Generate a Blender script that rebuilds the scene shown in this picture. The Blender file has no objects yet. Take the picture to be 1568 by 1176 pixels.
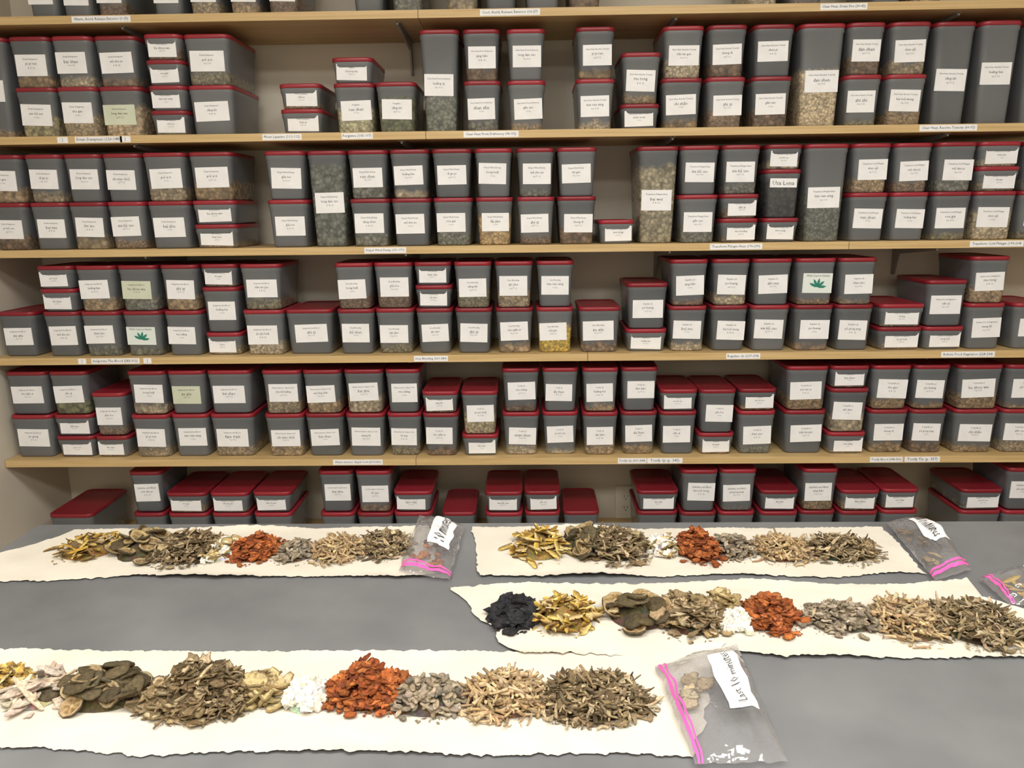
import bpy, math, random
import numpy as np
from mathutils import Vector, Matrix
random.seed(7)
rnd=random.random
def ru(a,b): return a+(b-a)*random.random()
scene=bpy.context.scene
scene.view_settings.view_transform='Standard'
scene.view_settings.look='None'
scene.view_settings.exposure=0.0

# ------------------------------------------------------------------ camera calibration
W0,H0=1568.0,1176.0
F=1268.0
D=2.5
CZ=1.5
pts=[(155,29,0),(781,21,0),(1292,8,0),(145,213,1),(432,211,1),(547,209,1),(752,207,1),(1452,194,1),
(2,387,2),(590,384,2),(1127,380,2),(1526,374.5,2),(178,552,3),(660,548,3),(1138,545,3),(1482,542,3),
(20,712,4),(548,708,4),(983,706,4),(1357,702.5,4)]
def basis(yaw,pitch,roll):
    f=Vector((-math.sin(yaw)*math.cos(pitch),math.cos(yaw)*math.cos(pitch),-math.sin(pitch)))
    r=Vector((math.cos(yaw),math.sin(yaw),0))
    up=r.cross(f)
    r2=r*math.cos(roll)-up*math.sin(roll)
    u2=up*math.cos(roll)+r*math.sin(roll)
    return r2,u2,f
def xfromu(B,u,y,z):
    r,up,f=B; k=(u-W0/2)/F
    Y=y+D; Z=z-CZ
    a=r-f*k
    return -(a.y*Y+a.z*Z)/a.x
def proj(B,p):
    r,up,f=B; q=Vector(p)-Vector((0,-D,CZ))
    d=q.dot(f)
    return W0/2+F*q.dot(r)/d, H0/2-F*q.dot(up)/d
def resid(P):
    B=basis(P[0],P[1],P[2]); out=[]
    for u,v,i in pts:
        z=P[3]-P[4]*i
        X=xfromu(B,u,0,z)
        out.append(proj(B,(X,0,z))[1]-v)
    return np.array(out)
P=np.array([0.02,0.17,0.01,2.2,0.33])
for it in range(30):
    r0=resid(P); J=np.zeros((len(r0),5))
    for j in range(5):
        Q=P.copy(); Q[j]+=1e-5
        J[:,j]=(resid(Q)-r0)/1e-5
    P=P-np.linalg.lstsq(J,r0,rcond=None)[0]
B=basis(P[0],P[1],P[2]); Z1,S=P[3],P[4]
def XU(u,y,z): return xfromu(B,u,y,z)
TZ=0.9
def TP(u,v,z=TZ):
    r,up,f=B
    d=f*F+r*(u-W0/2)-up*(v-H0/2)
    t=(z-CZ)/d.z
    return Vector((0,-D,CZ))+d*t
cam_d=bpy.data.cameras.new('camera'); cam=bpy.data.objects.new('camera',cam_d)
scene.collection.objects.link(cam); scene.camera=cam
cam_d.sensor_width=36; cam_d.lens=36*F/W0; cam_d.clip_start=0.02
r,up,f=B
M=Matrix(((r.x,up.x,-f.x,0),(r.y,up.y,-f.y,-D),(r.z,up.z,-f.z,CZ),(0,0,0,1)))
cam.matrix_world=M
shz=[Z1-S*i for i in range(6)]

# ------------------------------------------------------------------ materials
def newmat(name):
    m=bpy.data.materials.new(name); m.use_nodes=True
    nt=m.node_tree; b=nt.nodes['Principled BSDF']
    return m,nt,b
def N(nt,t,**k):
    n=nt.nodes.new(t)
    for a,v in k.items(): setattr(n,a,v)
    return n
def L(nt,a,b): nt.links.new(a,b)
def mathn(nt,op,a,b=None,clamp=False):
    n=N(nt,'ShaderNodeMath',operation=op,use_clamp=clamp)
    for i,x in enumerate((a,b)):
        if x is None: continue
        if isinstance(x,(int,float)): n.inputs[i].default_value=x
        else: L(nt,x,n.inputs[i])
    return n.outputs[0]
def mixc(nt,fac,a,b,blend='MIX'):
    n=N(nt,'ShaderNodeMix',data_type='RGBA',blend_type=blend)
    for i,x in ((0,fac),(6,a),(7,b)):
        if isinstance(x,(int,float)): n.inputs[i].default_value=x
        elif isinstance(x,tuple): n.inputs[i].default_value=(*x,1)
        else: L(nt,x,n.inputs[i])
    return n.outputs[2]
def noise(nt,scale,detail=3,vec=None,stretch=None):
    tc=N(nt,'ShaderNodeTexCoord')
    mp=N(nt,'ShaderNodeMapping'); L(nt,tc.outputs['Object'],mp.inputs[0])
    if stretch: mp.inputs['Scale'].default_value=stretch
    n=N(nt,'ShaderNodeTexNoise'); n.inputs['Scale'].default_value=scale; n.inputs['Detail'].default_value=detail
    L(nt,mp.outputs[0],n.inputs['Vector'])
    return n.outputs['Fac']
def simple(name,c1,c2=None,scale=8,rough=0.6,bump=0,stretch=None,spec=0.5,metal=0):
    m,nt,b=newmat(name)
    if c2:
        fac=noise(nt,scale,4,stretch=stretch)
        cr=N(nt,'ShaderNodeValToRGB'); cr.color_ramp.elements[0].position=.3; cr.color_ramp.elements[1].position=.7
        cr.color_ramp.elements[0].color=(*c1,1); cr.color_ramp.elements[1].color=(*c2,1)
        L(nt,fac,cr.inputs[0]); L(nt,cr.outputs[0],b.inputs['Base Color'])
        if bump:
            bp=N(nt,'ShaderNodeBump'); bp.inputs['Strength'].default_value=bump; bp.inputs['Distance'].default_value=.01
            L(nt,fac,bp.inputs['Height']); L(nt,bp.outputs[0],b.inputs['Normal'])
    else: b.inputs['Base Color'].default_value=(*c1,1)
    b.inputs['Roughness'].default_value=rough
    b.inputs['Specular IOR Level'].default_value=spec
    b.inputs['Metallic'].default_value=metal
    return m
m_wall=simple('wall_paint',(.60,.55,.46),(.64,.59,.50),3,.85,.03)
m_ceil=simple('ceiling_tile',(.75,.73,.68),(.8,.78,.73),40,.9)
m_floor=simple('floor_vinyl',(.25,.23,.2),(.33,.3,.26),6,.5)
m_wood=simple('shelf_wood',(.50,.335,.14),(.64,.46,.225),6,.5,.02,stretch=(.6,8,25))
m_steel=simple('bracket_metal',(.35,.33,.30),None,rough=.45,metal=.3)
m_table=simple('table_laminate',(.125,.129,.135),(.20,.205,.21),4,.27,.02)
m_tedge=simple('table_edge',(.04,.04,.045),None,rough=.5)
m_paper=simple('butcher_paper',(.62,.575,.485),(.68,.635,.545),14,.8,.25)
m_label=simple('label_paper',(.80,.80,.81),(.86,.86,.87),30,.6)
m_ink=simple('label_ink',(.05,.05,.055),None,rough=.7)
m_plate=simple('outlet_plastic',(.72,.68,.58),None,rough=.4)
m_dark=simple('outlet_slot',(.03,.03,.03),None,rough=.6)
m_pink=simple('zipper_pink',(.80,.12,.42),None,rough=.35)
m_fix=simple('fixture_metal',(.8,.8,.8),None,rough=.5)
# lid
m_lid,nt,b=newmat('lid_red_plastic')
at=N(nt,'ShaderNodeAttribute',attribute_name='prm'); sp=N(nt,'ShaderNodeSeparateColor'); L(nt,at.outputs['Color'],sp.inputs[0])
L(nt,mixc(nt,sp.outputs[2],(.21,.013,.022),(.32,.022,.036)),b.inputs['Base Color']); b.inputs['Roughness'].default_value=.36
# body
m_body,nt,b=newmat('smoky_plastic_with_herbs')
at=N(nt,'ShaderNodeAttribute',attribute_name='prm'); sp=N(nt,'ShaderNodeSeparateColor'); L(nt,at.outputs['Color'],sp.inputs[0])
ct=N(nt,'ShaderNodeAttribute',attribute_name='col')
ns=noise(nt,28,3)
d1=mathn(nt,'SUBTRACT',sp.outputs[1],sp.outputs[0])
d2=mathn(nt,'ADD',d1,mathn(nt,'MULTIPLY',mathn(nt,'SUBTRACT',ns,.5),.04))
mask=mathn(nt,'MULTIPLY',mathn(nt,'ADD',mathn(nt,'MULTIPLY',d2,60),.5,True),.72)
tc=N(nt,'ShaderNodeTexCoord')
nz=N(nt,'ShaderNodeTexNoise'); nz.inputs['Scale'].default_value=60; L(nt,tc.outputs['Object'],nz.inputs['Vector'])
vm=N(nt,'ShaderNodeVectorMath',operation='SCALE'); L(nt,nz.outputs['Color'],vm.inputs[0]); vm.inputs['Scale'].default_value=.014
va=N(nt,'ShaderNodeVectorMath',operation='ADD'); L(nt,tc.outputs['Object'],va.inputs[0]); L(nt,vm.outputs[0],va.inputs[1])
vo=N(nt,'ShaderNodeTexVoronoi'); L(nt,va.outputs[0],vo.inputs['Vector'])
L(nt,mathn(nt,'ADD',mathn(nt,'MULTIPLY',sp.outputs[2],100),60),vo.inputs['Scale'])
vs=N(nt,'ShaderNodeSeparateColor'); L(nt,vo.outputs['Color'],vs.inputs[0])
edge=mathn(nt,'SUBTRACT',1.35,mathn(nt,'MULTIPLY',vo.outputs['Distance'],1.0))
val=mathn(nt,'MULTIPLY',mathn(nt,'ADD',mathn(nt,'MULTIPLY',vs.outputs[0],.8),.6),edge)
vc=N(nt,'ShaderNodeCombineColor')
for i in range(3): L(nt,val,vc.inputs[i])
cc=mixc(nt,1.0,ct.outputs['Color'],vc.outputs[0],'MULTIPLY')
grey=mixc(nt,sp.outputs[2],(.088,.096,.108),(.135,.144,.158))
n2=noise(nt,9,2)
grey2=mixc(nt,mathn(nt,'MULTIPLY',n2,.5),grey,(.18,.182,.178))
L(nt,mixc(nt,mask,grey2,cc),b.inputs['Base Color']); b.inputs['Roughness'].default_value=.25
# herb
m_herb,nt,b=newmat('dried_herb')
ct=N(nt,'ShaderNodeAttribute',attribute_name='col')
ns=noise(nt,220,4)
v2=mathn(nt,'ADD',mathn(nt,'MULTIPLY',ns,1.5),.2)
vc=N(nt,'ShaderNodeCombineColor')
for i in range(3): L(nt,v2,vc.inputs[i])
L(nt,mixc(nt,1.0,ct.outputs['Color'],vc.outputs[0],'MULTIPLY'),b.inputs['Base Color']); b.inputs['Roughness'].default_value=.8
b.inputs['Specular IOR Level'].default_value=.2
bp=N(nt,'ShaderNodeBump'); bp.inputs['Strength'].default_value=.5; bp.inputs['Distance'].default_value=.002
L(nt,ns,bp.inputs['Height']); L(nt,bp.outputs[0],b.inputs['Normal'])
# bag: thin clear film, two-sided Schlick reflection
m_bag=bpy.data.materials.new('clear_plastic_film'); m_bag.use_nodes=True; nt=m_bag.node_tree; nt.nodes.clear()
o=N(nt,'ShaderNodeOutputMaterial'); tr=N(nt,'ShaderNodeBsdfTransparent'); gl=N(nt,'ShaderNodeBsdfGlossy'); gl.inputs['Roughness'].default_value=.08
tr.inputs[0].default_value=(.96,.96,.97,1)
df=N(nt,'ShaderNodeBsdfDiffuse'); df.inputs['Color'].default_value=(.8,.8,.82,1)
geo=N(nt,'ShaderNodeNewGeometry')
dt=N(nt,'ShaderNodeVectorMath',operation='DOT_PRODUCT'); L(nt,geo.outputs['Incoming'],dt.inputs[0]); L(nt,geo.outputs['Normal'],dt.inputs[1])
ca=mathn(nt,'ABSOLUTE',dt.outputs['Value'])
sch=mathn(nt,'ADD',mathn(nt,'MULTIPLY',mathn(nt,'POWER',mathn(nt,'SUBTRACT',1.0,ca,True),3.5),.85),.10,True)
m1=N(nt,'ShaderNodeMixShader'); m1.inputs[0].default_value=.10; L(nt,tr.outputs[0],m1.inputs[1]); L(nt,df.outputs[0],m1.inputs[2])
m2=N(nt,'ShaderNodeMixShader'); L(nt,sch,m2.inputs[0]); L(nt,m1.outputs[0],m2.inputs[1]); L(nt,gl.outputs[0],m2.inputs[2]); L(nt,m2.outputs[0],o.inputs[0])
ns=noise(nt,26,3); bp=N(nt,'ShaderNodeBump'); bp.inputs['Strength'].default_value=.6; bp.inputs['Distance'].default_value=.01
L(nt,ns,bp.inputs['Height']); L(nt,bp.outputs[0],gl.inputs['Normal'])
def emis(name,c,s):
    m=bpy.data.materials.new(name); m.use_nodes=True; nt=m.node_tree; nt.nodes.clear()
    o=N(nt,'ShaderNodeOutputMaterial'); e=N(nt,'ShaderNodeEmission'); e.inputs[0].default_value=(*c,1); e.inputs[1].default_value=s
    L(nt,e.outputs[0],o.inputs[0]); return m

# ------------------------------------------------------------------ mesh builder
class MB:
    def __init__(s,mats): s.v=[];s.f=[];s.m=[];s.s=[];s.c=[];s.p=[];s.mats=mats
    def add(s,vs,fs,mat=0,smooth=False,col=(1,1,1),prm=(0,0,0)):
        o=len(s.v)
        s.v.extend([tuple(x) for x in vs])
        s.f.extend([tuple(i+o for i in f) for f in fs])
        s.m.extend([mat]*len(fs)); s.s.extend([smooth]*len(fs))
        n=len(vs)
        if isinstance(col,list): s.c.extend(col)
        else: s.c.extend([col]*n)
        if isinstance(prm,list): s.p.extend(prm)
        else: s.p.extend([prm]*n)
    def box(s,a,b,mat=0,**k):
        x0,y0,z0=a;x1,y1,z1=b
        vs=[(x0,y0,z0),(x1,y0,z0),(x1,y1,z0),(x0,y1,z0),(x0,y0,z1),(x1,y0,z1),(x1,y1,z1),(x0,y1,z1)]
        s.add(vs,[(0,3,2,1),(4,5,6,7),(0,1,5,4),(1,2,6,5),(2,3,7,6),(3,0,4,7)],mat,**k)
    def build(s,name,parent=None,bevel=0):
        me=bpy.data.meshes.new(name); me.from_pydata(s.v,[],s.f)
        for m in s.mats: me.materials.append(m)
        me.polygons.foreach_set('material_index',s.m); me.polygons.foreach_set('use_smooth',s.s)
        for nm,dat in (('col',s.c),('prm',s.p)):
            a=me.attributes.new(nm,'FLOAT_COLOR','POINT')
            arr=np.ones((len(s.v),4),dtype=np.float32); arr[:,:3]=np.array(dat,dtype=np.float32).reshape(-1,3)
            a.data.foreach_set('color',arr.ravel())
        me.update()
        ob=bpy.data.objects.new(name,me); scene.collection.objects.link(ob)
        if parent: ob.parent=parent
        if bevel:
            md=ob.modifiers.new('bevel','BEVEL'); md.width=bevel; md.segments=2; md.limit_method='ANGLE'
        return ob
def empty(name):
    e=bpy.data.objects.new(name,None); scene.collection.objects.link(e); e.empty_display_size=.1; return e

# ------------------------------------------------------------------ text cache
TXT={}
def prep_text(strings):
    obs=[]
    for s in sorted(set(strings)):
        cu=bpy.data.curves.new('t','FONT'); cu.body=s; cu.size=1; cu.resolution_u=1; cu.align_x='CENTER'; cu.align_y='CENTER'
        ob=bpy.data.objects.new('t',cu); scene.collection.objects.link(ob); obs.append((s,ob))
    bpy.context.view_layer.update()
    dg=bpy.context.evaluated_depsgraph_get()
    for s,ob in obs:
        me=bpy.data.meshes.new_from_object(ob.evaluated_get(dg))
        vs=[(v.co.x,v.co.y) for v in me.vertices]; fs=[tuple(p.vertices) for p in me.polygons]
        if vs:
            x0=min(v[0] for v in vs);x1=max(v[0] for v in vs)
            y0=min(v[1] for v in vs);y1=max(v[1] for v in vs)
            cx,cy=(x0+x1)/2,(y0+y1)/2
            TXT[s]=([(v[0]-cx,v[1]-cy) for v in vs],fs,x1-x0,y1-y0)
        cu=ob.data; bpy.data.objects.remove(ob); bpy.data.curves.remove(cu); bpy.data.meshes.remove(me)
names=['yi yi ren','ze xie','fu ling','che qian zi','mu tong','chi xiao dou','huang bai','zhi mu','shi gao','lu gen','zhi zi','xia ku cao','huang lian','long dan cao','ku shen','jin yin hua','lian qiao','pu gong ying','ban lan gen','she gan','bai tou weng','sheng di','xuan shen','mu dan pi','chi shao','di gu pi','bai wei','qing hao','du huo','qin jiao','wei ling xian','fang ji','mu gua','sang zhi','bei mu','gua lou','jie geng','ban xia','tian nan xing','chuan xiong','dan shen','yan hu suo','hong hua','tao ren','yi mu cao','san qi','pu huang','bai ji','chen pi','zhi shi','xiang fu','mu xiang','shan zha','shen qu','mai ya','ren shen','dang shen','huang qi','bai zhu','shan yao','gan cao','da zao','gou qi zi','shu di huang','he shou wu','bai shao','rou gui','gan jiang','wu zhu yu']
names=[n.replace('a','ā',1) if i%3==0 else (n.replace('i','í',1) if i%3==1 else n.replace('u','ǔ',1)) for i,n in enumerate(names)]
H={'A0':'Drain Dampness','A1':'Moist Laxative','A2':'Purgative','A3':'Clear Heat From Deficiency','A4':'Clear Heat, Resolve Toxicity','B1':'Dispel Wind Damp','B2':'Transform Phlegm Heat','B3':'Transform Cold Phlegm',
'C0':'Invigorate the Blood','C1':'Stop Bleeding','C2':'Regulate Qi','C3':'Relieve Food Stagnation','D1':'Warm Interior, Expel Cold','D2':'Tonify Qi','D3':'Tonify Blood','E0':'Stabilize and Bind','E1':'Soothe Spirit, Calm Liver','T0':'Release Exterior'}
small=['14 g  01.02','oz 7 1 2','4  8  12','6 2 4 g']
strips=[(0,155,45,"Warm, Acrid, Release Exterior (1-15)"),(0,781,46,"Cool, Acrid, Release Exterior (16-27)"),(0,1292,36,"Clear Heat, Drain Fire (30-42)"),
(1,151,36,"Drain Dampness (120-148)"),(1,96,8,"|"),(1,192,8,"|"),(1,432,30,"Moist Laxative (111-112)"),(1,547,24,"Purgative (105-107)"),(1,752,42,"Clear Heat From Deficiency (98-102)"),(1,1452,44,"Clear Heat, Resolve Toxicity (60-92)"),
(2,590,32,"Dispel Wind Damp (151-171)"),(2,1127,40,"Transform Phlegm Heat (176-290)"),(2,1526,41,"Transform Cold Phlegm (193-204)"),
(3,177,37,"Invigorate The Blood (283-312)"),(3,126,6,"|"),(3,226,6,"|"),(3,660,26,"Stop Bleeding (261-280)"),(3,1138,26,"Regulate Qi (237-258)"),(3,1482,41,"Relieve Food Stagnation (228-234)"),
(4,548,38,"Warm Interior, Expel Cold (317-329)"),(4,968,22,"Tonify Qi (331-344)"),(4,1018,27,"Tonify Qi (p. 345)"),(4,1357,25,"Tonify Blood (348-356)"),(4,1412,27,"Tonify Yin (p. 357)")]
prep_text(names+list(H.values())+small+[s[3] for s in strips]+['10 minutes','Last 10 minutes','Usa Lona','Wild Carrot Herbs'])

# ------------------------------------------------------------------ containers
def rr(w,d,rad,ins=0,n=4):
    x0,x1,y0,y1=-w/2+ins,w/2-ins,ins,d-ins; rad=max(rad-ins*.5,.003); out=[]
    for cx,cy,a0 in ((x1-rad,y0+rad,-90),(x1-rad,y1-rad,0),(x0+rad,y1-rad,90),(x0+rad,y0+rad,180)):
        for i in range(n+1):
            a=math.radians(a0+90*i/n); out.append((cx+rad*math.cos(a),cy+rad*math.sin(a)))
    return out
def loft(mb,rings,cap0,cap1,mat,X,Y,Z,col,rv,fill,zoff=0):
    n=len(rings[0][1]); vs=[];pr=[];fs=[]
    for z,r in rings:
        for x,y in r: vs.append((X+x,Y+y,Z+z)); pr.append((z,fill,rv))
    for k in range(len(rings)-1):
        for i in range(n):
            j=(i+1)%n; fs.append((k*n+i,k*n+j,(k+1)*n+j,(k+1)*n+i))
    mb.add(vs,fs,mat,True,col,pr)
    caps=[]
    if cap0: caps.append(tuple(reversed(range(n))))
    if cap1: caps.append(tuple(range((len(rings)-1)*n,len(rings)*n)))
    if caps:
        mb.f.extend([tuple(i+len(mb.v)-len(vs) for i in c) for c in caps]); mb.m.extend([mat]*len(caps)); mb.s.extend([False]*len(caps))
def put_text(mb,s,X,Zc,maxw,maxh,surf,mat,rot=0):
    vs,fs,w,h=TXT[s]; k=min(maxw/w,maxh/max(h,.3))
    c,sn=math.cos(rot),math.sin(rot); out=[]
    for x,y in vs:
        px,pz=x*k,y*k
        out.append((X[0]+(X[1]+px)*c-(Zc+pz)*sn, None, (X[1]+px)*sn+(Zc+pz)*c))
    mb.add([(a,surf(cz),cz+X[2]) for a,_,cz in out],fs,mat)
def container(mb,X,Y,Z,w,d,h,col,fill,header,name,kind,lab=None):
    t=.003+.030*h; rv=rnd(); rad=.02
    bw=w-.005; bd=d-.005
    R=[]
    for z,i in ((0,t+.005),(.0015,t+.002),(.006,t),(h*.5,t*.5),(h-.026,t*.1),(h-.022,-.0008),(h-.012,-.0008)):
        r=[(x,y+.0025) for x,y in rr(bw,bd,rad,i)]
        R.append((z,r))
    loft(mb,R,True,False,0,X,Y,Z,col,rv,fill)
    Lr=[]
    for z,i in ((h-.0125,.0015),(h-.0115,0),(h-.003,0),(h-.0008,.001),(h,.003),(h,.008),(h-.003,.011)):
        Lr.append((z,rr(w,d,rad+.002,i)))
    loft(mb,Lr,True,True,1,X,Y,Z,col,rv,fill)
    if kind=='none': return
    lw=min(.73*w,.1)
    if kind=='S': lh=.044; zc=.42*h
    elif kind=='T': lh=.060; zc=.46*h+ru(-.01,.01)
    else: lh=.058*ru(.93,1.04); zc=.46*h+ru(-.004,.004)
    if lab==5: lh=.026; zc=.72*h
    dx=ru(-.006,.006); rot=math.radians(ru(-2,2)); lm=2
    surf=lambda z,off=.0012: Y+.0025+t*(1-max(0,z+zc)/h)-off
    c,sn=math.cos(rot),math.sin(rot)
    if lab and lab!=5: lm=lab
    vs=[]
    for off in (.0012,-.002):
        for a,b_ in ((-1,-1),(1,-1),(1,1),(-1,1)):
            px,pz=a*lw/2,b_*lh/2; qx,qz=px*c-pz*sn,px*sn+pz*c
            vs.append((X+dx+qx,surf(qz,off),Z+zc+qz))
    mb.add(vs,[(0,1,2,3),(0,4,5,1),(1,5,6,2),(2,6,7,3),(3,7,4,0)],lm)
    sf=lambda z: surf(z,.0016)
    def tx(s,z,mw,mh,mat=3): put_text(mb,s,(X+dx,0,Z+zc),z,mw,mh,sf,mat,rot)
    if lab==5: 
        tx('Usa Lona',0,lw*.8,lh*.7)
    elif lab==4:
        for a0 in (-1.1,-.45,.2,.85,1.5):   # palmate leaf print
            ca,sa=math.sin(a0),math.cos(a0); q=[]
            for u_,v_ in ((0,0),(.12,.055),(.28,.06),(.42,0),(.28,-.06),(.12,-.055)):
                q.append((X+dx+(u_*ca+v_*sa)*lh*1.1,surf((u_*sa-v_*ca)*lh-lh*.2,.0015),Z+zc-lh*.2+(u_*sa-v_*ca)*lh*1.1))
            mb.add(q,[tuple(range(6))],6)
        tx('Wild Carrot Herbs',lh*.38,lw*.8,lh*.14)
    else:
        tx(header,lh*.28,lw*.80,lh*.10)
        tx(name,lh*.06,lw*.60,lh*.155)
        tx(random.choice(small),-lh*.12,lw*.35,lh*.08)
m_green=simple('green_label',(.75,.8,.77),(.7,.78,.74),20,.6)
m_black=simple('black_tape',(.02,.02,.025),None,rough=.5)
m_leaf=simple('leaf_print',(.02,.22,.15),None,rough=.6)
m_teal=simple('cream_teal_label',(.58,.62,.47),(.63,.67,.54),20,.6)
cols=[(.42,.30,.17),(.33,.23,.12),(.52,.43,.29),(.24,.21,.13),(.20,.13,.08),(.20,.20,.16),(.38,.30,.19),(.28,.19,.12)]
HH={'F':.1405,'S':.0705,'T':.281}
rows={
'T':(0,[(20,62,'FF'),(64,112,'FF'),(118,175,'FF'),(215,265,'FF'),(272,326,'FF'),(335,388,'FF'),(395,450,'FF'),(530,583,'FF'),(590,645,'FF'),(675,732,'FF'),(737,792,'FF'),(800,860,'FF'),(868,925,'FF'),(1150,1205,'FF'),(1215,1275,'FF'),(1345,1400,'FF'),(1405,1465,'FF')]),
'A':(1,[(-52,3,'T'),(8,72,'FF'),(73,136,'FF'),(138,206,'FF'),(216,275,'SSSS'),(277,350,'FF'),(425,490,'SS'),(506,570,'FS'),(573,636,'F'),(640,702,'T'),(707,765,'FF'),(775,835,'FF'),(882,943,'FF'),(952,1013,'SF'),(1016,1080,'FF'),(1086,1147,'FF'),(1156,1220,'FF'),(1228,1299,'T'),(1301,1360,'FF'),(1366,1430,'FF'),(1435,1500,'T'),(1506,1570,'T'),(1576,1640,'T')]),
'B':(2,[(-30,28,'FF'),(32,90,'FF'),(91,150,'FF'),(152,212,'FF'),(215,281,'FF'),(285,354,'SSF'),(402,465,'FF'),(467,528,'T'),(530,592,'FF'),(595,656,'FF'),(660,721,'FF'),(726,784,'FF'),(790,849,'FF'),(853,914,'FF'),(917,973,'S'),(977,1041,'T'),(1043,1104,'FF'),(1108,1168,'SSF'),(1175,1232,'SFS'),(1236,1304,'T'),(1308,1369,'FF'),(1373,1433,'FF'),(1438,1500,'FF'),(1503,1570,'FSS'),(1573,1640,'FF')]),
'C':(3,[(-8,50,'F'),(52,109,'FSS'),(111,172,'FF'),(176,237,'FF'),(241,299,'FF'),(303,360,'SFS'),(364,428,'FF'),(433,508,'F'),(510,568,'FF'),(570,630,'FF'),(633,690,'FSS'),(694,752,'FF'),(757,816,'FF'),(821,879,'FF'),(886,951,'F'),(960,1024,'SF'),(1028,1087,'FF'),(1092,1151,'FF'),(1155,1216,'FF'),(1222,1284,'FF'),(1287,1346,'FF'),(1349,1419,'SS'),(1422,1487,'SF'),(1489,1552,'FF'),(1555,1620,'F')]),
'D':(4,[(3,68,'FF'),(70,131,'SSF'),(134,188,'SF'),(190,250,'FF'),(252,311,'FF'),(313,382,'FF'),(398,459,'FF'),(461,521,'FF'),(524,585,'FF'),(588,642,'FF'),(645,701,'FS'),(705,762,'SF'),(768,826,'FF'),(830,886,'FF'),(892,948,'FF'),(952,1009,'FF'),(1012,1070,'FS'),(1072,1129,'SF'),(1133,1192,'FS'),(1206,1272,'FF'),(1275,1336,'SFS'),(1338,1400,'FF'),(1403,1461,'FF'),(1470,1540,'FF'),(1545,1610,'FF')]),
'E':(5,[(72,140,'F'),(194,245,'FF'),(252,315,'FS'),(319,379,'FS'),(384,444,'FS'),(485,539,'FF'),(542,598,'FF'),(601,661,'FS'),(676,728,'F'),(742,800,'FS'),(803,858,'FS'),(862,918,'F'),(976,1040,'FS'),(1044,1101,'FF'),(1104,1161,'FF'),(1166,1226,'FS'),(1230,1286,'FF'),(1289,1350,'FS'),(1353,1411,'FS'),(1474,1540,'FS'),(1544,1604,'FF')])}
def section(rk,u):
    if rk=='T': return 'T0'
    if rk=='A': return 'A0' if u<400 else 'A1' if u<500 else 'A2' if u<639 else 'A3' if u<870 else 'A4'
    if rk=='B': return 'A0' if u<400 else 'B1' if u<916 else 'B2' if u<1306 else 'B3'
    if rk=='C': return 'C0' if u<509 else 'C1' if u<955 else 'C2' if u<1347 else 'C3'
    if rk=='D': return 'C0' if u<396 else 'D1' if u<643 else 'D2' if u<1200 else 'D3'
    return 'E0' if u<480 or u>900 else 'E1'
special={('C',821,0):((.68,.47,.08),.6),('A',1228,0):((.66,.53,.34),.55),('B',977,0):((.38,.33,.22),.8),('B',467,0):((.17,.18,.15),.85),('A',138,0):((.58,.44,.28),.6),('A',8,0):((.4,.35,.2),.4),('B',726,0):((.52,.36,.17),.6),('A',1506,0):((.16,.18,.13),-.2),('A',1435,0):((.16,.18,.13),-.2),('A',640,0):((.2,.21,.17),.35),('B',1236,0):((.17,.18,.15),.5),('D',70,2):((.2,.2,.1),.3),('A',573,0):((.15,.16,.09),.7),('A',506,0):((.5,.47,.3),.5),('B',1503,0):((.52,.43,.29),.6),('B',1175,1):((.05,.05,.05),.8),('D',705,1):((.48,.40,.24),.45),('A',73,0):((.42,.33,.2),.4)}
labs={('C',176,0):4,('C',1222,1):4,('B',1175,1):5,('A',138,0):7,('C',176,1):7,('D',252,1):7}
XL=XU(8,0,shz[4])-.002; XR=2.75; YB=.345; YF=-4.3; CH=2.9
mbs={}
for rk,(si,colz) in rows.items():
    zt=shz[si]+.011+.0005; prev=-9
    for (ul,urr,st) in colz:
        h=sum(HH[c] for c in st); y0=ru(.018,.03)
        X0=XU(ul,y0,zt+h); X1=XU(urr,y0,zt+h)
        X0=max(X0,prev+.0015)
        X0=max(X0,XL+.004)
        w=min(max(X1-X0,.098),.15); prev=X0+w; d=.235 if w<.135 else .26
        key=(rk,section(rk,ul))
        if key not in mbs: mbs[key]=MB([m_body,m_lid,m_label,m_ink,m_green,m_black,m_leaf,m_teal])
        mb=mbs[key]; z=zt
        for k,c in enumerate(st):
            hh=HH[c]; col=random.choice(cols); fill=ru(.08,.38)*min(hh,.2)
            if rnd()<.35: fill=-.05
            if (rk,ul,k) in special: col,fl=special[(rk,ul,k)]; fill=fl*hh
            container(mb,X0+w/2+ru(-.0006,.0006),y0+(0 if k==0 else ru(-.003,.004)),z,w,d,hh-.0004,col,fill,H[section(rk,ul)],random.choice(names),c,labs.get((rk,ul,k)))
            z+=hh
for (rk,sk),mb in mbs.items(): mb.build('herb_storage_containers')

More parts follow.
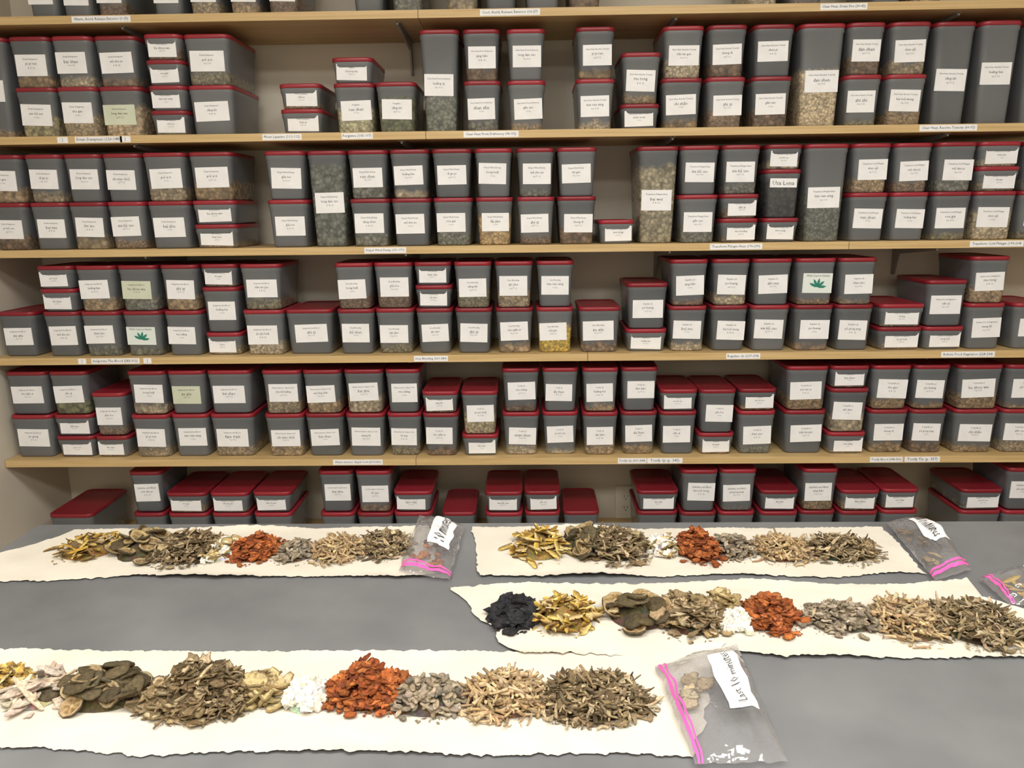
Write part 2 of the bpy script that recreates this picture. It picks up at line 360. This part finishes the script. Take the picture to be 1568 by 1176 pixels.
# ------------------------------------------------------------------ room + shelves
def slab(name,a,b,mat):
    m=MB([mat]); m.box(a,b); return m.build(name)
slab('floor',(XL-.1,YF-.1,-.1),(XR+.1,YB+.1,0),m_floor)
slab('ceiling',(XL-.1,YF-.1,CH),(XR+.1,YB+.1,CH+.1),m_ceil)
slab('wall_back',(XL-.1,YB,0),(XR+.1,YB+.1,CH),m_wall)
slab('wall_front',(XL-.1,YF-.1,0),(XR+.1,YF,CH),m_wall)
slab('wall_left',(XL-.1,YF,0),(XL,YB,CH),m_wall)
slab('wall_right',(XR,YF,0),(XR+.1,YB,CH),m_wall)
slab('baseboard_back',(XL,YB-.012,0),(XR,YB,.1),m_plate)
slab('baseboard_left',(XL,YF,0),(XL+.012,YB-.012,.1),m_plate)
for i in range(6):
    z=shz[i]; mb=MB([m_wood,m_label,m_ink])
    seam=XU([640,652,1300,900,637,500][i],0,z)
    mb.box((XL+.003,0,z-.011),(seam-.0008,YB-.003,z+.011)); mb.box((seam+.0008,0,z-.011),(XR-.003,YB-.003,z+.011))
    for (si,u,hw,s) in strips:
        if si!=i: continue
        xa=XU(u-hw,0,z); xb=XU(u+hw,0,z); xc=(xa+xb)/2
        mb.box((xa,-.0012,z-.0085),(xb,.0,z+.0085),1)
        vs,fs,w,h=TXT[s]; k=min((xb-xa)*.92/w,.0115/max(h,.3))
        mb.add([(xc+x*k,-.0017,z+y*k) for x,y in vs],fs,2)
    mb.build('wall_shelf')
xs0=XU(632,.33,1.9)
xk=[xs0+.8*k for k in (-1,0,1,2,3)]
for x in xk:
    if not XL+.05<x<XR-.05: continue
    mb=MB([m_steel])
    for i in range(6):
        z=shz[i]-.0115
        prof=[(YB-.001,z),(YB-.001,z-.10),(YB-.02,z-.10),(YB-.05,z-.03),(.04,z-.008),(.04,z)]
        n=len(prof); vs=[(x-.003,a,b) for a,b in prof]+[(x+.003,a,b) for a,b in prof]
        mb.add(vs,[tuple(range(n)),tuple(reversed(range(n,2*n)))]+[(j,j+n,(j+1)%n+n,(j+1)%n) for j in range(n)])
        mb.box((x-.009,.04,z-.0015),(x+.009,YB-.001,z))
    mb.build('shelf_bracket')
def backpt(u,v):
    r,up,f=B; d=f*F+r*(u-W0/2)-up*(v-H0/2); t=(YB+D)/d.y; return Vector((0,-D,CZ))+d*t
pc=backpt(958,768)
mb=MB([m_plate,m_dark])
mb.box((pc.x-.037,YB-.006,pc.z-.06),(pc.x+.037,YB-.0005,pc.z+.06),0)
for s in(-1,1):
    zc=pc.z+s*.021; ring=[(pc.x+.017*math.cos(a),zc+.014*math.sin(a)) for a in [k*math.pi/8 for k in range(16)]]
    vs=[(x,YB-.0085,z) for x,z in ring]+[(x,YB-.006,z) for x,z in ring]
    mb.add(vs,[tuple(range(16))]+[(j,j+16,(j+1)%16+16,(j+1)%16) for j in range(16)],0)
    for dx in(-.006,.006): mb.box((pc.x+dx-.001,YB-.0092,zc-.002),(pc.x+dx+.001,YB-.008,zc+.007),1)
    mb.box((pc.x-.002,YB-.0092,zc-.010),(pc.x+.002,YB-.008,zc-.006),1)
mb.build('wall_outlet')

# ------------------------------------------------------------------ table
c0=TP(60,803); yb=c0.y; xl=c0.x; xr=2.3; yf=yb-1.22
mb=MB([m_table,m_tedge,m_steel])
mb.box((xl,yf,TZ-.03),(xr,yb,TZ),0)
mb.box((xl+.04,yf+.04,TZ-.10),(xr-.04,yb-.04,TZ-.0305),2)
for x in (xl+.06,xr-.12,(xl+xr)/2):
    for y in (yf+.06,yb-.12): mb.box((x,y,0.001),(x+.06,y+.06,TZ-.1005),2)
mb.build('work_table',bevel=.002)

from mathutils import noise as mn
def paper(tops,bots,seed):
    def samp(pl,n):
        P_=[TP(u,v) for u,v in pl]; L_=[0]
        for a,b in zip(P_,P_[1:]): L_.append(L_[-1]+(b-a).length)
        out=[]
        for i in range(n+1):
            s=L_[-1]*i/n; k=0
            while k<len(L_)-2 and L_[k+1]<s: k+=1
            t=(s-L_[k])/max(L_[k+1]-L_[k],1e-6); out.append(P_[k].lerp(P_[k+1],min(t,1)))
        return out
    n,m=300,26; A=samp(tops,n); Bq=samp(bots,n); vs=[]
    for i in range(n+1):
        for j in range(m+1):
            p=A[i].lerp(Bq[i],j/m)
            e=min(j,m-j)/m; e2=min(i,n-i)/n
            q=Vector((p.x*7+seed,p.y*7,seed)); w=mn.noise(q); w2=mn.noise(q*4)
            edge=max(0,1-e/.12); jag=(1 if j<m/2 else -1)*edge*(.005*mn.noise(Vector((p.x*6,seed*3,j>m/2)))+.005*mn.noise(Vector((p.x*80,seed,j>m/2)))+.003*mn.noise(Vector((p.x*200,seed,0))))
            ej=max(0,1-e2/.03)*(.012*mn.noise(Vector((p.y*25,seed,5)))+.004*mn.noise(Vector((p.y*90,seed,5))))
            z=TZ+.0020+.0022*(w+1)*.5+.0009*w2+edge**2*.006*max(0,mn.noise(Vector((p.x*5,seed*2,7))))*2
            vs.append((p.x+ej,p.y+jag,max(z,TZ+.001)))
    fs=[(i*(m+1)+j,i*(m+1)+j+1,(i+1)*(m+1)+j+1,(i+1)*(m+1)+j) for i in range(n) for j in range(m)]
    mb=MB([m_paper]); mb.add(vs,fs,0,True); mb.build('paper_sheet')
paper([(-40,862),(30,842),(95,822),(115,812),(300,812),(500,811),(660,810)],[(-40,893),(60,892),(200,884),(330,888),(480,885),(620,888),(668,884)],1.3)
paper([(722,808.5),(800,810),(1000,811),(1200,810),(1350,809)],[(735,884),(850,886),(1000,885),(1100,882),(1290,886),(1370,879),(1418,880)],4.1)
paper([(690,903),(760,898),(900,897),(1150,892),(1250,896),(1400,898),(1480,888),(1500,915),(1640,960)],[(790,1005),(900,1007),(1000,1006),(1140,1000),(1190,1010),(1300,1008),(1400,1012),(1640,1010)],7.7)
paper([(-50,997),(150,1000),(300,1001),(700,1001),(900,1001),(1010,996),(1110,990)],[(-50,1148),(60,1150),(230,1160),(380,1155),(540,1158),(700,1160),(900,1158),(1060,1164)],11.2)

# ------------------------------------------------------------------ herb pieces
def jit(c,a=.15):
    k=1+ru(-a,a)*1.6; return (c[0]*k*(1+ru(-.06,.06)),c[1]*k,c[2]*k*(1+ru(-.1,.1)))
def g_strip(Lr,Wr,T,curl,c,edge=None,pw=2.5):
    L_=ru(*Lr);w0=ru(*Wr);n=7;k=ru(-curl,curl);tw=ru(-1.2,1.2)*min(curl,1);side=ru(-.5,.5)*curl;vs=[];cl=[];col=jit(c)
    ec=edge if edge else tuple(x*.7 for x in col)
    for i in range(n):
        s=i/(n-1)-.5; a=k*s
        x=L_*(math.sin(a)/k if abs(k)>.05 else s); z=L_*((1-math.cos(a))/k if abs(k)>.05 else 0)
        w=w0*(1-.75*(abs(s)*2)**pw)*ru(.75,1.2); ta=tw*s
        yy=side*L_*s*s
        for sy,sz in ((-1,-1),(1,-1),(1,1),(-1,1)):
            y=sy*w/2; zz=sz*T/2
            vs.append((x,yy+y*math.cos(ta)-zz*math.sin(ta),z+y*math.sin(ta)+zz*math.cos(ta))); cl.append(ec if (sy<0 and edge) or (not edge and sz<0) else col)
    fs=[(3,2,1,0),tuple(range(4*n-4,4*n))]
    for i in range(n-1):
        for j in range(4):
            q=(j+1)%4; fs.append((i*4+j,i*4+q,i*4+4+q,i*4+4+j))
    return vs,fs,cl
def g_disc(Rr,T,rim,inner,center=None,wob=.08):
    R=ru(*Rr); n=14; el=ru(.7,1); vs=[];cl=[];dome=ru(-.12,.12)*R; ri=jit(rim);inn=jit(inner)
    prof=[(0,T*.5,0),(.35,T*.5,0),(.8,T*.55,0),(.9,T*.6,1),(1,T*.3,1),(1,-T*.3,1),(.9,-T*.6,1),(0,-T*.5,0)]
    ph=[ru(1-wob,1+wob) for _ in range(n)]; wv=ru(-.12,.12)
    for k,(q,z,rm) in enumerate(prof):
        for i in range(n):
            a=2*math.pi*i/n; rr_=R*q*ph[i]
            vs.append((rr_*math.cos(a),rr_*el*math.sin(a),z+dome*q*q+wv*R*q*q*math.sin(2*a)))
            c=ri if rm else inn
            if center and k<=1: c=center
            cl.append(c)
    fs=[]
    for k in range(len(prof)-1):
        for i in range(n):
            j=(i+1)%n; fs.append((k*n+i,(k+1)*n+i,(k+1)*n+j,k*n+j))
    return vs,fs,cl
def g_half(Rr):
    # dried half of a small citrus: dark domed rind, pale pith ring, segmented brown pulp
    R=ru(*Rr); n=18; rind=jit((.085,.066,.036)); ring=jit((.36,.27,.14)); pulp=jit((.20,.13,.06)); vs=[];cl=[]
    up_=ru(.12,.38); crn=[ru(.92,1.06) for _ in range(n)]; wv=ru(-.12,.12)
    prof=[(0,-.06,ring),(.14,-.06,ring),(.2,-.09,pulp),(.62,-.12,pulp),(.76,-.02,ring),(.9,.02,ring),(.96,-.01,rind),(1,-.10,rind),(.92,-.6*up_-.06,rind),(.65,-.9*up_-.06,rind),(.3,-1.05*up_-.06,rind),(0,-1.08*up_-.06,rind)]
    for k,(q,z,c) in enumerate(prof):
        for i in range(n):
            a=2*math.pi*i/n; w=crn[i]
            vs.append((R*q*w*math.cos(a),R*q*w*.9*math.sin(a),R*(z+wv*q*q*math.sin(2*a))+(.0006*((i*7)%3-1) if k>6 else 0)))
            cl.append(tuple(x*(1.7 if (k in(2,3) and i%3==0) else 1) for x in c))
    fs=[]
    for k in range(len(prof)-1):
        for i in range(n):
            j=(i+1)%n; fs.append((k*n+i,(k+1)*n+i,(k+1)*n+j,k*n+j))
    if rnd()<.38: vs=[(x,-y,-z) for x,y,z in vs]
    return vs,fs,cl
ico_v=[];t_=(1+5**.5)/2
for a in(-1,1):
    for b_ in(-t_,t_): ico_v+= [(a,b_,0),(0,a,b_),(b_,0,a)]
def hullfaces(vs):
    out=[];n=len(vs);V=[Vector(v) for v in vs]
    for i in range(n):
        for j in range(i+1,n):
            for k in range(j+1,n):
                nn=(V[j]-V[i]).cross(V[k]-V[i]); d=[nn.dot(V[l]-V[i]) for l in range(n) if l not in(i,j,k)]
                if all(x<1e-6 for x in d): out.append((i,j,k))
                elif all(x>-1e-6 for x in d): out.append((i,k,j))
    return out
ico_f=hullfaces(ico_v)
def g_chunk(Rr,fl,c):
    R=ru(*Rr)/1.9; sx,sy,sz=ru(.7,1.3),ru(.5,1.1),fl*ru(.7,1.2); col=jit(c,.25); vs=[];cl=[]
    for v in ico_v:
        k=ru(.6,1.25); vs.append((v[0]*R*sx*k,v[1]*R*sy*k,v[2]*R*sz*k)); q=ru(.7,1.25); cl.append(tuple(x*q for x in col))
    return vs,ico_f,cl
def g_cube(ar,c):
    a=ru(*ar); col=jit(c,.04); vs=[(x*a*ru(.35,.55),y*a*ru(.4,.55),z*a*ru(.3,.5)) for z in(-1,1) for x,y in((-1,-1),(1,-1),(1,1),(-1,1))]
    return vs,[(3,2,1,0),(4,5,6,7),(0,1,5,4),(1,2,6,5),(2,3,7,6),(3,0,4,7)],[col]*8
def g_slab(Lr,c):
    L_=ru(*Lr)/2; w=L_*ru(.4,.65); n=8; T=.0022; col=jit(c,.2); vs=[];cl=[]; bend=ru(-.3,.3)
    for q,z in ((.75,T*.6),(1,T*.2),(1,-T*.3),(.7,-T*.6)):
        for i in range(n):
            a=2*math.pi*i/n; x=L_*q*math.cos(a); vs.append((x,w*q*math.sin(a),z+bend*x*x/L_)); cl.append(tuple(k*(.75 if q==1 else 1.08) for k in col))
    fs=[tuple(range(n)),tuple(reversed(range(3*n,4*n)))]
    for k in range(3):
        for i in range(n):
            j=(i+1)%n; fs.append((k*n+i,(k+1)*n+i,(k+1)*n+j,k*n+j))
    return vs,fs,cl
def g_rod(Lr,Rr,bend,c,endc=None):
    L_=ru(*Lr);R=ru(*Rr);n=6;m=6;b1,b2=ru(-bend,bend),ru(-bend,bend);col=jit(c,.2);vs=[];cl=[]
    for i in range(n):
        s=i/(n-1)-.5; k=R*(1-.25*s)*ru(.8,1.2)
        for j in range(m):
            a=2*math.pi*j/m; vs.append((L_*s,b1*L_*s*s*2+k*math.cos(a),b2*L_*(s*s)+k*math.sin(a))); cl.append(col)
    fs=[tuple(reversed(range(m))),tuple(range((n-1)*m,n*m))]
    for i in range(n-1):
        for j in range(m):
            q=(j+1)%m; fs.append((i*m+j,i*m+q,i*m+m+q,i*m+m+j))
    return vs,fs,cl
YEL=(.64,.43,.09)
OL=[(.17,.118,.062),(.27,.195,.105),(.095,.068,.036),(.44,.345,.215),(.21,.155,.088),(.34,.255,.15)]
KIN={
'yellow':lambda: g_strip((.018,.038),(.006,.012),.0018,.45,random.choice([YEL,(.68,.50,.16),(.52,.33,.06),(.72,.58,.28)]),(.16,.09,.03),3.5),
'pale':lambda: g_strip((.03,.060),(.008,.014),.002,.4,random.choice([(.60,.50,.40),(.64,.54,.44),(.52,.41,.32)]),None,4),
'citrus':lambda: g_half((.014,.021)),
'olive':lambda: g_strip((.009,.030),(.002,.008),.0011,1.5,random.choice(OL),None,ru(1.5,5)) if rnd()<.55 else (g_rod((.012,.036),(.0008,.0020),.6,random.choice([(.22,.155,.085),(.14,.1,.055),(.36,.28,.17)])) if rnd()<.45 else g_disc((.004,.011),.001,(.12,.085,.045),random.choice(OL),None,.35)),
'chip':lambda: g_disc((.009,.016),.0025,(.25,.18,.08),random.choice([(.52,.42,.21),(.44,.34,.17),(.58,.48,.28)]),None,.22),
'cube':lambda: g_cube((.008,.012),(.72,.69,.61)),
'red':lambda: g_chunk((.004,.010),.45,random.choice([(.30,.080,.022),(.38,.125,.035),(.17,.045,.018),(.33,.095,.028)])) if rnd()<.7 else g_disc((.005,.010),.0015,(.2,.06,.02),random.choice([(.33,.095,.028),(.40,.14,.045),(.25,.06,.02)]),None,.3),
'grey':lambda: g_slab((.010,.019),random.choice([(.29,.235,.165),(.23,.185,.13),(.36,.295,.21),(.19,.16,.12)])),
'twig':lambda: g_rod((.012,.036),(.0012,.0025),.4,random.choice([(.41,.29,.155),(.48,.36,.21),(.33,.22,.12)])),
'stick':lambda: g_strip((.012,.036),(.0022,.0065),.0014,1.0,random.choice([(.22,.16,.09),(.32,.24,.135),(.125,.092,.053),(.45,.355,.225)]),None,ru(2,5)),
'black':lambda: g_chunk((.006,.012),.5,(.022,.022,.024)),
'flake':lambda: g_disc((.006,.014),.0015,(.17,.12,.06),random.choice([(.32,.235,.125),(.22,.16,.088),(.45,.355,.205)]),None,.3),
}
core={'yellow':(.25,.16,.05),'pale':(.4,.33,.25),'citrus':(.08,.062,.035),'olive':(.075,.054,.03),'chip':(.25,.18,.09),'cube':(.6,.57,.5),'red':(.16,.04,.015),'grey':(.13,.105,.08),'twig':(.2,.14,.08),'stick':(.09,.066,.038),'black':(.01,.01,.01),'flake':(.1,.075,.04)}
nm={'yellow':'yellow_root_slices_pile','pale':'pale_root_slices_pile','citrus':'dried_citrus_slices_pile','olive':'dried_leaf_shreds_pile','chip':'tan_root_chips_pile','cube':'white_herb_cubes_pile','red':'red_dried_peel_pile','grey':'grey_bark_slabs_pile','twig':'tan_twigs_pile','stick':'brown_stem_pieces_pile','black':'black_root_pieces_pile','flake':'dried_herb_flakes_pile'}
dens={'yellow':1.15,'pale':1,'citrus':.75,'olive':2.3,'chip':1,'cube':1.25,'red':1.45,'grey':1.25,'twig':1.6,'stick':1.9,'black':1.1,'flake':1.4}
def orient(vs,pos,yaw,tx,ty,floor):
    R=Matrix.Rotation(yaw,3,'Z')@Matrix.Rotation(tx,3,'X')@Matrix.Rotation(ty,3,'Y')
    o=[R@Vector(v) for v in vs]; mz=min(v.z for v in o); p=Vector(pos)
    if p.z+mz<floor: p.z=floor-mz
    return [v+p for v in o]
FL=TZ+.0045
def pile(kind,u0,u1,v0,v1,Hh,n,mix=None,sz=1.0,tilt=.36,stray=.07):
    r,up,f=B
    Hh=Hh*.70; n=int(n*dens[kind])
    pf=TP((u0+u1)/2,v1); dep=(pf-Vector((0,-D,CZ))).dot(f); hp=Hh*F/dep*.95
    vb=min(v0+hp*.65,v1-8)
    pb=TP((u0+u1)/2,vb); cx=(pf.x+pb.x)/2; cy=(pf.y+pb.y)/2; ry=(pb.y-pf.y)/2
    rx=(TP(u1,(v0+v1)/2+5).x-TP(u0,(v0+v1)/2+5).x)/2*1.03
    mb=MB([m_herb]); vs=[];fs=[];nr,na=7,26; cc=core[kind];cl=[]
    sd=ru(0,99)
    def hgt(x,y):
        q=min(1,x*x+y*y); return Hh*(1-q)**.8*(1+.8*mn.noise(Vector((x*2.6+sd,y*2.6,0))))
    for i in range(nr+1):
        q=i/nr*.80
        for j in range(na):
            a=2*math.pi*j/na; x,y=q*math.cos(a),q*math.sin(a)
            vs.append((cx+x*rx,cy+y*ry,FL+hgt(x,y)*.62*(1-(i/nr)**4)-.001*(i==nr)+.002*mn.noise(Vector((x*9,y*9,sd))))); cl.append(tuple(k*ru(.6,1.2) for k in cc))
    for i in range(nr):
        for j in range(na):
            q=(j+1)%na; fs.append((i*na+j,(i+1)*na+j,(i+1)*na+q,i*na+q))
    mb.add(vs,fs,0,False,cl)
    crumbs=int(n*.3)
    for it in range(n+crumbs):
        cr=it>=n
        q=math.sqrt(rnd())*ru(.9,1.0); a=ru(0,2*math.pi)
        st=rnd()<stray or cr
        if st: q=ru(.9,1.25)
        else: q*=1+.25*mn.noise(Vector((math.cos(a)*2,math.sin(a)*2,sd)))
        x,y=q*math.cos(a),q*math.sin(a)
        k=kind
        if mix and rnd()<mix[1]: k=mix[0]
        v,ff,c=KIN[k]()
        ss=sz
        if cr:
            if k=='cube' or k=='citrus': continue
            ss=ru(.12,.35)
        if ss!=1: v=[(p[0]*ss,p[1]*ss,p[2]*ss) for p in v]
        h=0 if st else hgt(x,y)*ru(.72,1.0)
        t=.1 if st else tilt
        w=orient(v,(cx+x*rx*.95,cy+y*ry*.95,FL+h+(.002 if not cr else 0)),ru(0,6.28),random.gauss(0,t),random.gauss(0,t),FL-.0005)
        mb.add(w,ff,0,k in('twig','citrus'),c)
    mb.build(nm[kind])
# front row
pile('yellow',-40,42,1020,1078,.03,70,('olive',.15))
pile('pale',22,112,1020,1100,.022,36,tilt=.25)
pile('citrus',88,228,1020,1102,.045,62,tilt=.38)
pile('olive',228,388,1016,1112,.060,330,('flake',.15))
pile('chip',378,442,1028,1090,.03,50,('stick',.15))
pile('cube',436,506,1040,1102,.026,85)
pile('red',498,636,1018,1098,.048,330,stray=.1)
pile('grey',592,722,1034,1108,.036,240)
pile('twig',706,838,1024,1112,.040,190)
pile('olive',824,992,1022,1116,.048,300,('stick',.4))
# middle row
pile('black',755,822,912,972,.034,170,sz=1.1)
pile('yellow',816,915,908,980,.034,85)
pile('citrus',925,1030,906,974,.036,48,('flake',.15),tilt=.32)
pile('flake',1000,1112,903,984,.042,190,('olive',.6))
pile('chip',1078,1130,906,955,.028,36)
pile('cube',1104,1150,936,974,.02,50)
pile('red',1138,1220,906,978,.038,230)
pile('grey',1226,1350,918,978,.028,230)
pile('twig',1334,1438,912,994,.032,190,('stick',.2))
pile('stick',1420,1566,912,1002,.034,280,('olive',.3))
# back right
pile('yellow',783,872,806,866,.036,85)
pile('citrus',866,932,802,864,.040,36,('flake',.2))
pile('olive',895,992,802,868,.044,220)
pile('cube',990,1040,820,860,.022,50,('chip',.3))
pile('red',1033,1102,810,870,.034,200)
pile('grey',1090,1156,816,864,.028,130)
pile('twig',1150,1240,818,868,.028,150)
pile('stick',1226,1346,816,868,.028,190,('olive',.3))
# back left
pile('yellow',92,185,814,866,.026,75,('olive',.25))
pile('citrus',180,250,810,868,.036,36)
pile('olive',236,346,812,872,.036,220)
pile('cube',322,364,824,868,.02,45,('chip',.4))
pile('red',356,430,816,868,.034,200)
pile('grey',424,486,824,868,.026,120)
pile('twig',478,562,820,868,.028,150)
pile('stick',548,628,812,862,.028,140,('olive',.4))

# ------------------------------------------------------------------ bags
def t_map(t): return min(max(t,.02),.98)
def bag(corners,T,zip_edge,lab,text,herbs,seed,lift=0.0,flip=False):
    C4=[TP(u,v,TZ+.008) for u,v in corners]; e=empty('ziplock_bag')
    def pt(a,b_,top,off=0):
        p=C4[0]*(1-a)*(1-b_)+C4[1]*a*(1-b_)+C4[2]*a*b_+C4[3]*(1-a)*b_
        s=max(0,math.sin(math.pi*min(max(a,0),1))*math.sin(math.pi*min(max(b_,0),1)))**.55
        w=mn.noise(Vector((a*3+seed,b_*3,seed)))+.3*mn.noise(Vector((a*8,b_*7+seed,seed)))
        z=TZ+.008+lift*s+(T*s*(1+.45*w) if top else -.001*s)+.002*w*(1 if top else 0)+off
        ed=.004*mn.noise(Vector((a*8,b_*8,seed)))
        return Vector((p.x+ed,p.y+ed,max(z,TZ+.0072+(.0006 if top else 0))))
    n=40; mb=MB([m_bag])
    for top in(True,False):
        vs=[pt(i/n,j/n,top) for i in range(n+1) for j in range(n+1)]
        fs=[(i*(n+1)+j,i*(n+1)+j+1,(i+1)*(n+1)+j+1,(i+1)*(n+1)+j) for i in range(n) for j in range(n)]
        mb.add(vs,fs,0,True)
    mb.build('film',e)
    mb=MB([m_pink])
    for (o0,o1) in ((.035,.065),(.08,.10)):
        vs=[];m=40
        for i in range(m+1):
            s=i/m
            for o_ in(o0,o1):
                a,b_=(o_,s) if zip_edge=='a0' else (s,1-o_)
                vs.append(pt(a,b_,True,.0012))
        mb.add(vs,[(2*i,2*i+2,2*i+3,2*i+1) for i in range(m)],0,True)
    mb.build('zipper',e)
    a0,a1,b0,b1=lab; mb=MB([m_label,m_ink]); m=10
    vs=[pt(a0+(a1-a0)*i/m,b0+(b1-b0)*j/m,True,.002) for i in range(m+1) for j in range(m+1)]
    mb.add(vs,[(i*(m+1)+j,(i+1)*(m+1)+j,(i+1)*(m+1)+j+1,i*(m+1)+j+1) for i in range(m) for j in range(m)],0,True)
    tv,tf,w,h=TXT[text]; out=[]
    wl=(C4[3]-C4[0]).length*(b1-b0)*.85; wt=(C4[1]-C4[0]).length*(a1-a0)
    k=wl/w
    for x,y in tv:
        s=.5+x/w*.85; t=.5+y*k*1.25/wt
        if flip: s=1-s; t=1-t
        out.append(pt(a0+(a1-a0)*t_map(t),b0+(b1-b0)*s,True,.0042))
    mb.add(out,tf,1); mb.build('label',e)
    mb=MB([m_herb])
    for _ in range(herbs[1]):
        a,b_=ru(herbs[2],herbs[3]),ru(herbs[4],herbs[5]); v,ff,c=KIN[herbs[0]]()
        p=pt(a,b_,False); q=pt(a,b_,True)
        w=orient(v,(p.x,p.y,p.z+.002+max(0,(q.z-p.z-.012))*rnd()*.5),ru(0,6),random.gauss(0,.15),random.gauss(0,.15),TZ+.008)
        mb.add(w,ff,0,False,c)
    mb.build('herb_contents',e)
bag([(1003,1020),(1128,986),(1207,1166),(1064,1170)],.024,'a0',(.54,.88,.16,.70),'Last 10 minutes',('flake',10,.18,.45,.12,.5),2.0,flip=True)
bag([(642,789),(712,806),(688,888),(610,874)],.028,'b1',(.45,.88,.14,.68),'10 minutes',('red',22,.15,.8,.55,.88),5.0,flip=True)
bag([(1357,800),(1418,793),(1488,872),(1432,889)],.028,'b1',(.35,.88,.18,.64),'10 minutes',('flake',14,.1,.5,.2,.8),9.0)
bag([(1500,886),(1580,868),(1640,930),(1545,925)],.028,'a0',(.60,.9,.3,.9),'10 minutes',('yellow',10,.3,.8,.2,.8),12.0)

# ------------------------------------------------------------------ lights
m_em=emis('diffuser',(1,.97,.92),2.2)
for (x,y) in ((-.6,-2.1),(1.0,-2.1),(-.6,-3.5),(1.0,-3.5)):
    e=empty('ceiling_light_fixture')
    mb=MB([m_fix,m_em]); mb.box((x-.62,y-.32,CH-.03),(x+.62,y+.32,CH-.001),0); mb.box((x-.59,y-.29,CH-.034),(x+.59,y+.29,CH-.0305),1)
    mb.build('housing',e)
    ld=bpy.data.lights.new('tube','AREA'); ld.shape='RECTANGLE'; ld.size=1.15; ld.size_y=.55; ld.energy=31 if y>-3 else 36; ld.color=(1,.97,.915)
    lo=bpy.data.objects.new('tube',ld); lo.location=(x,y,CH-.04); scene.collection.objects.link(lo); lo.parent=e
w=bpy.data.worlds.new('world'); scene.world=w; w.use_nodes=True; w.node_tree.nodes['Background'].inputs[0].default_value=(.5,.48,.45,1); w.node_tree.nodes['Background'].inputs[1].default_value=.3
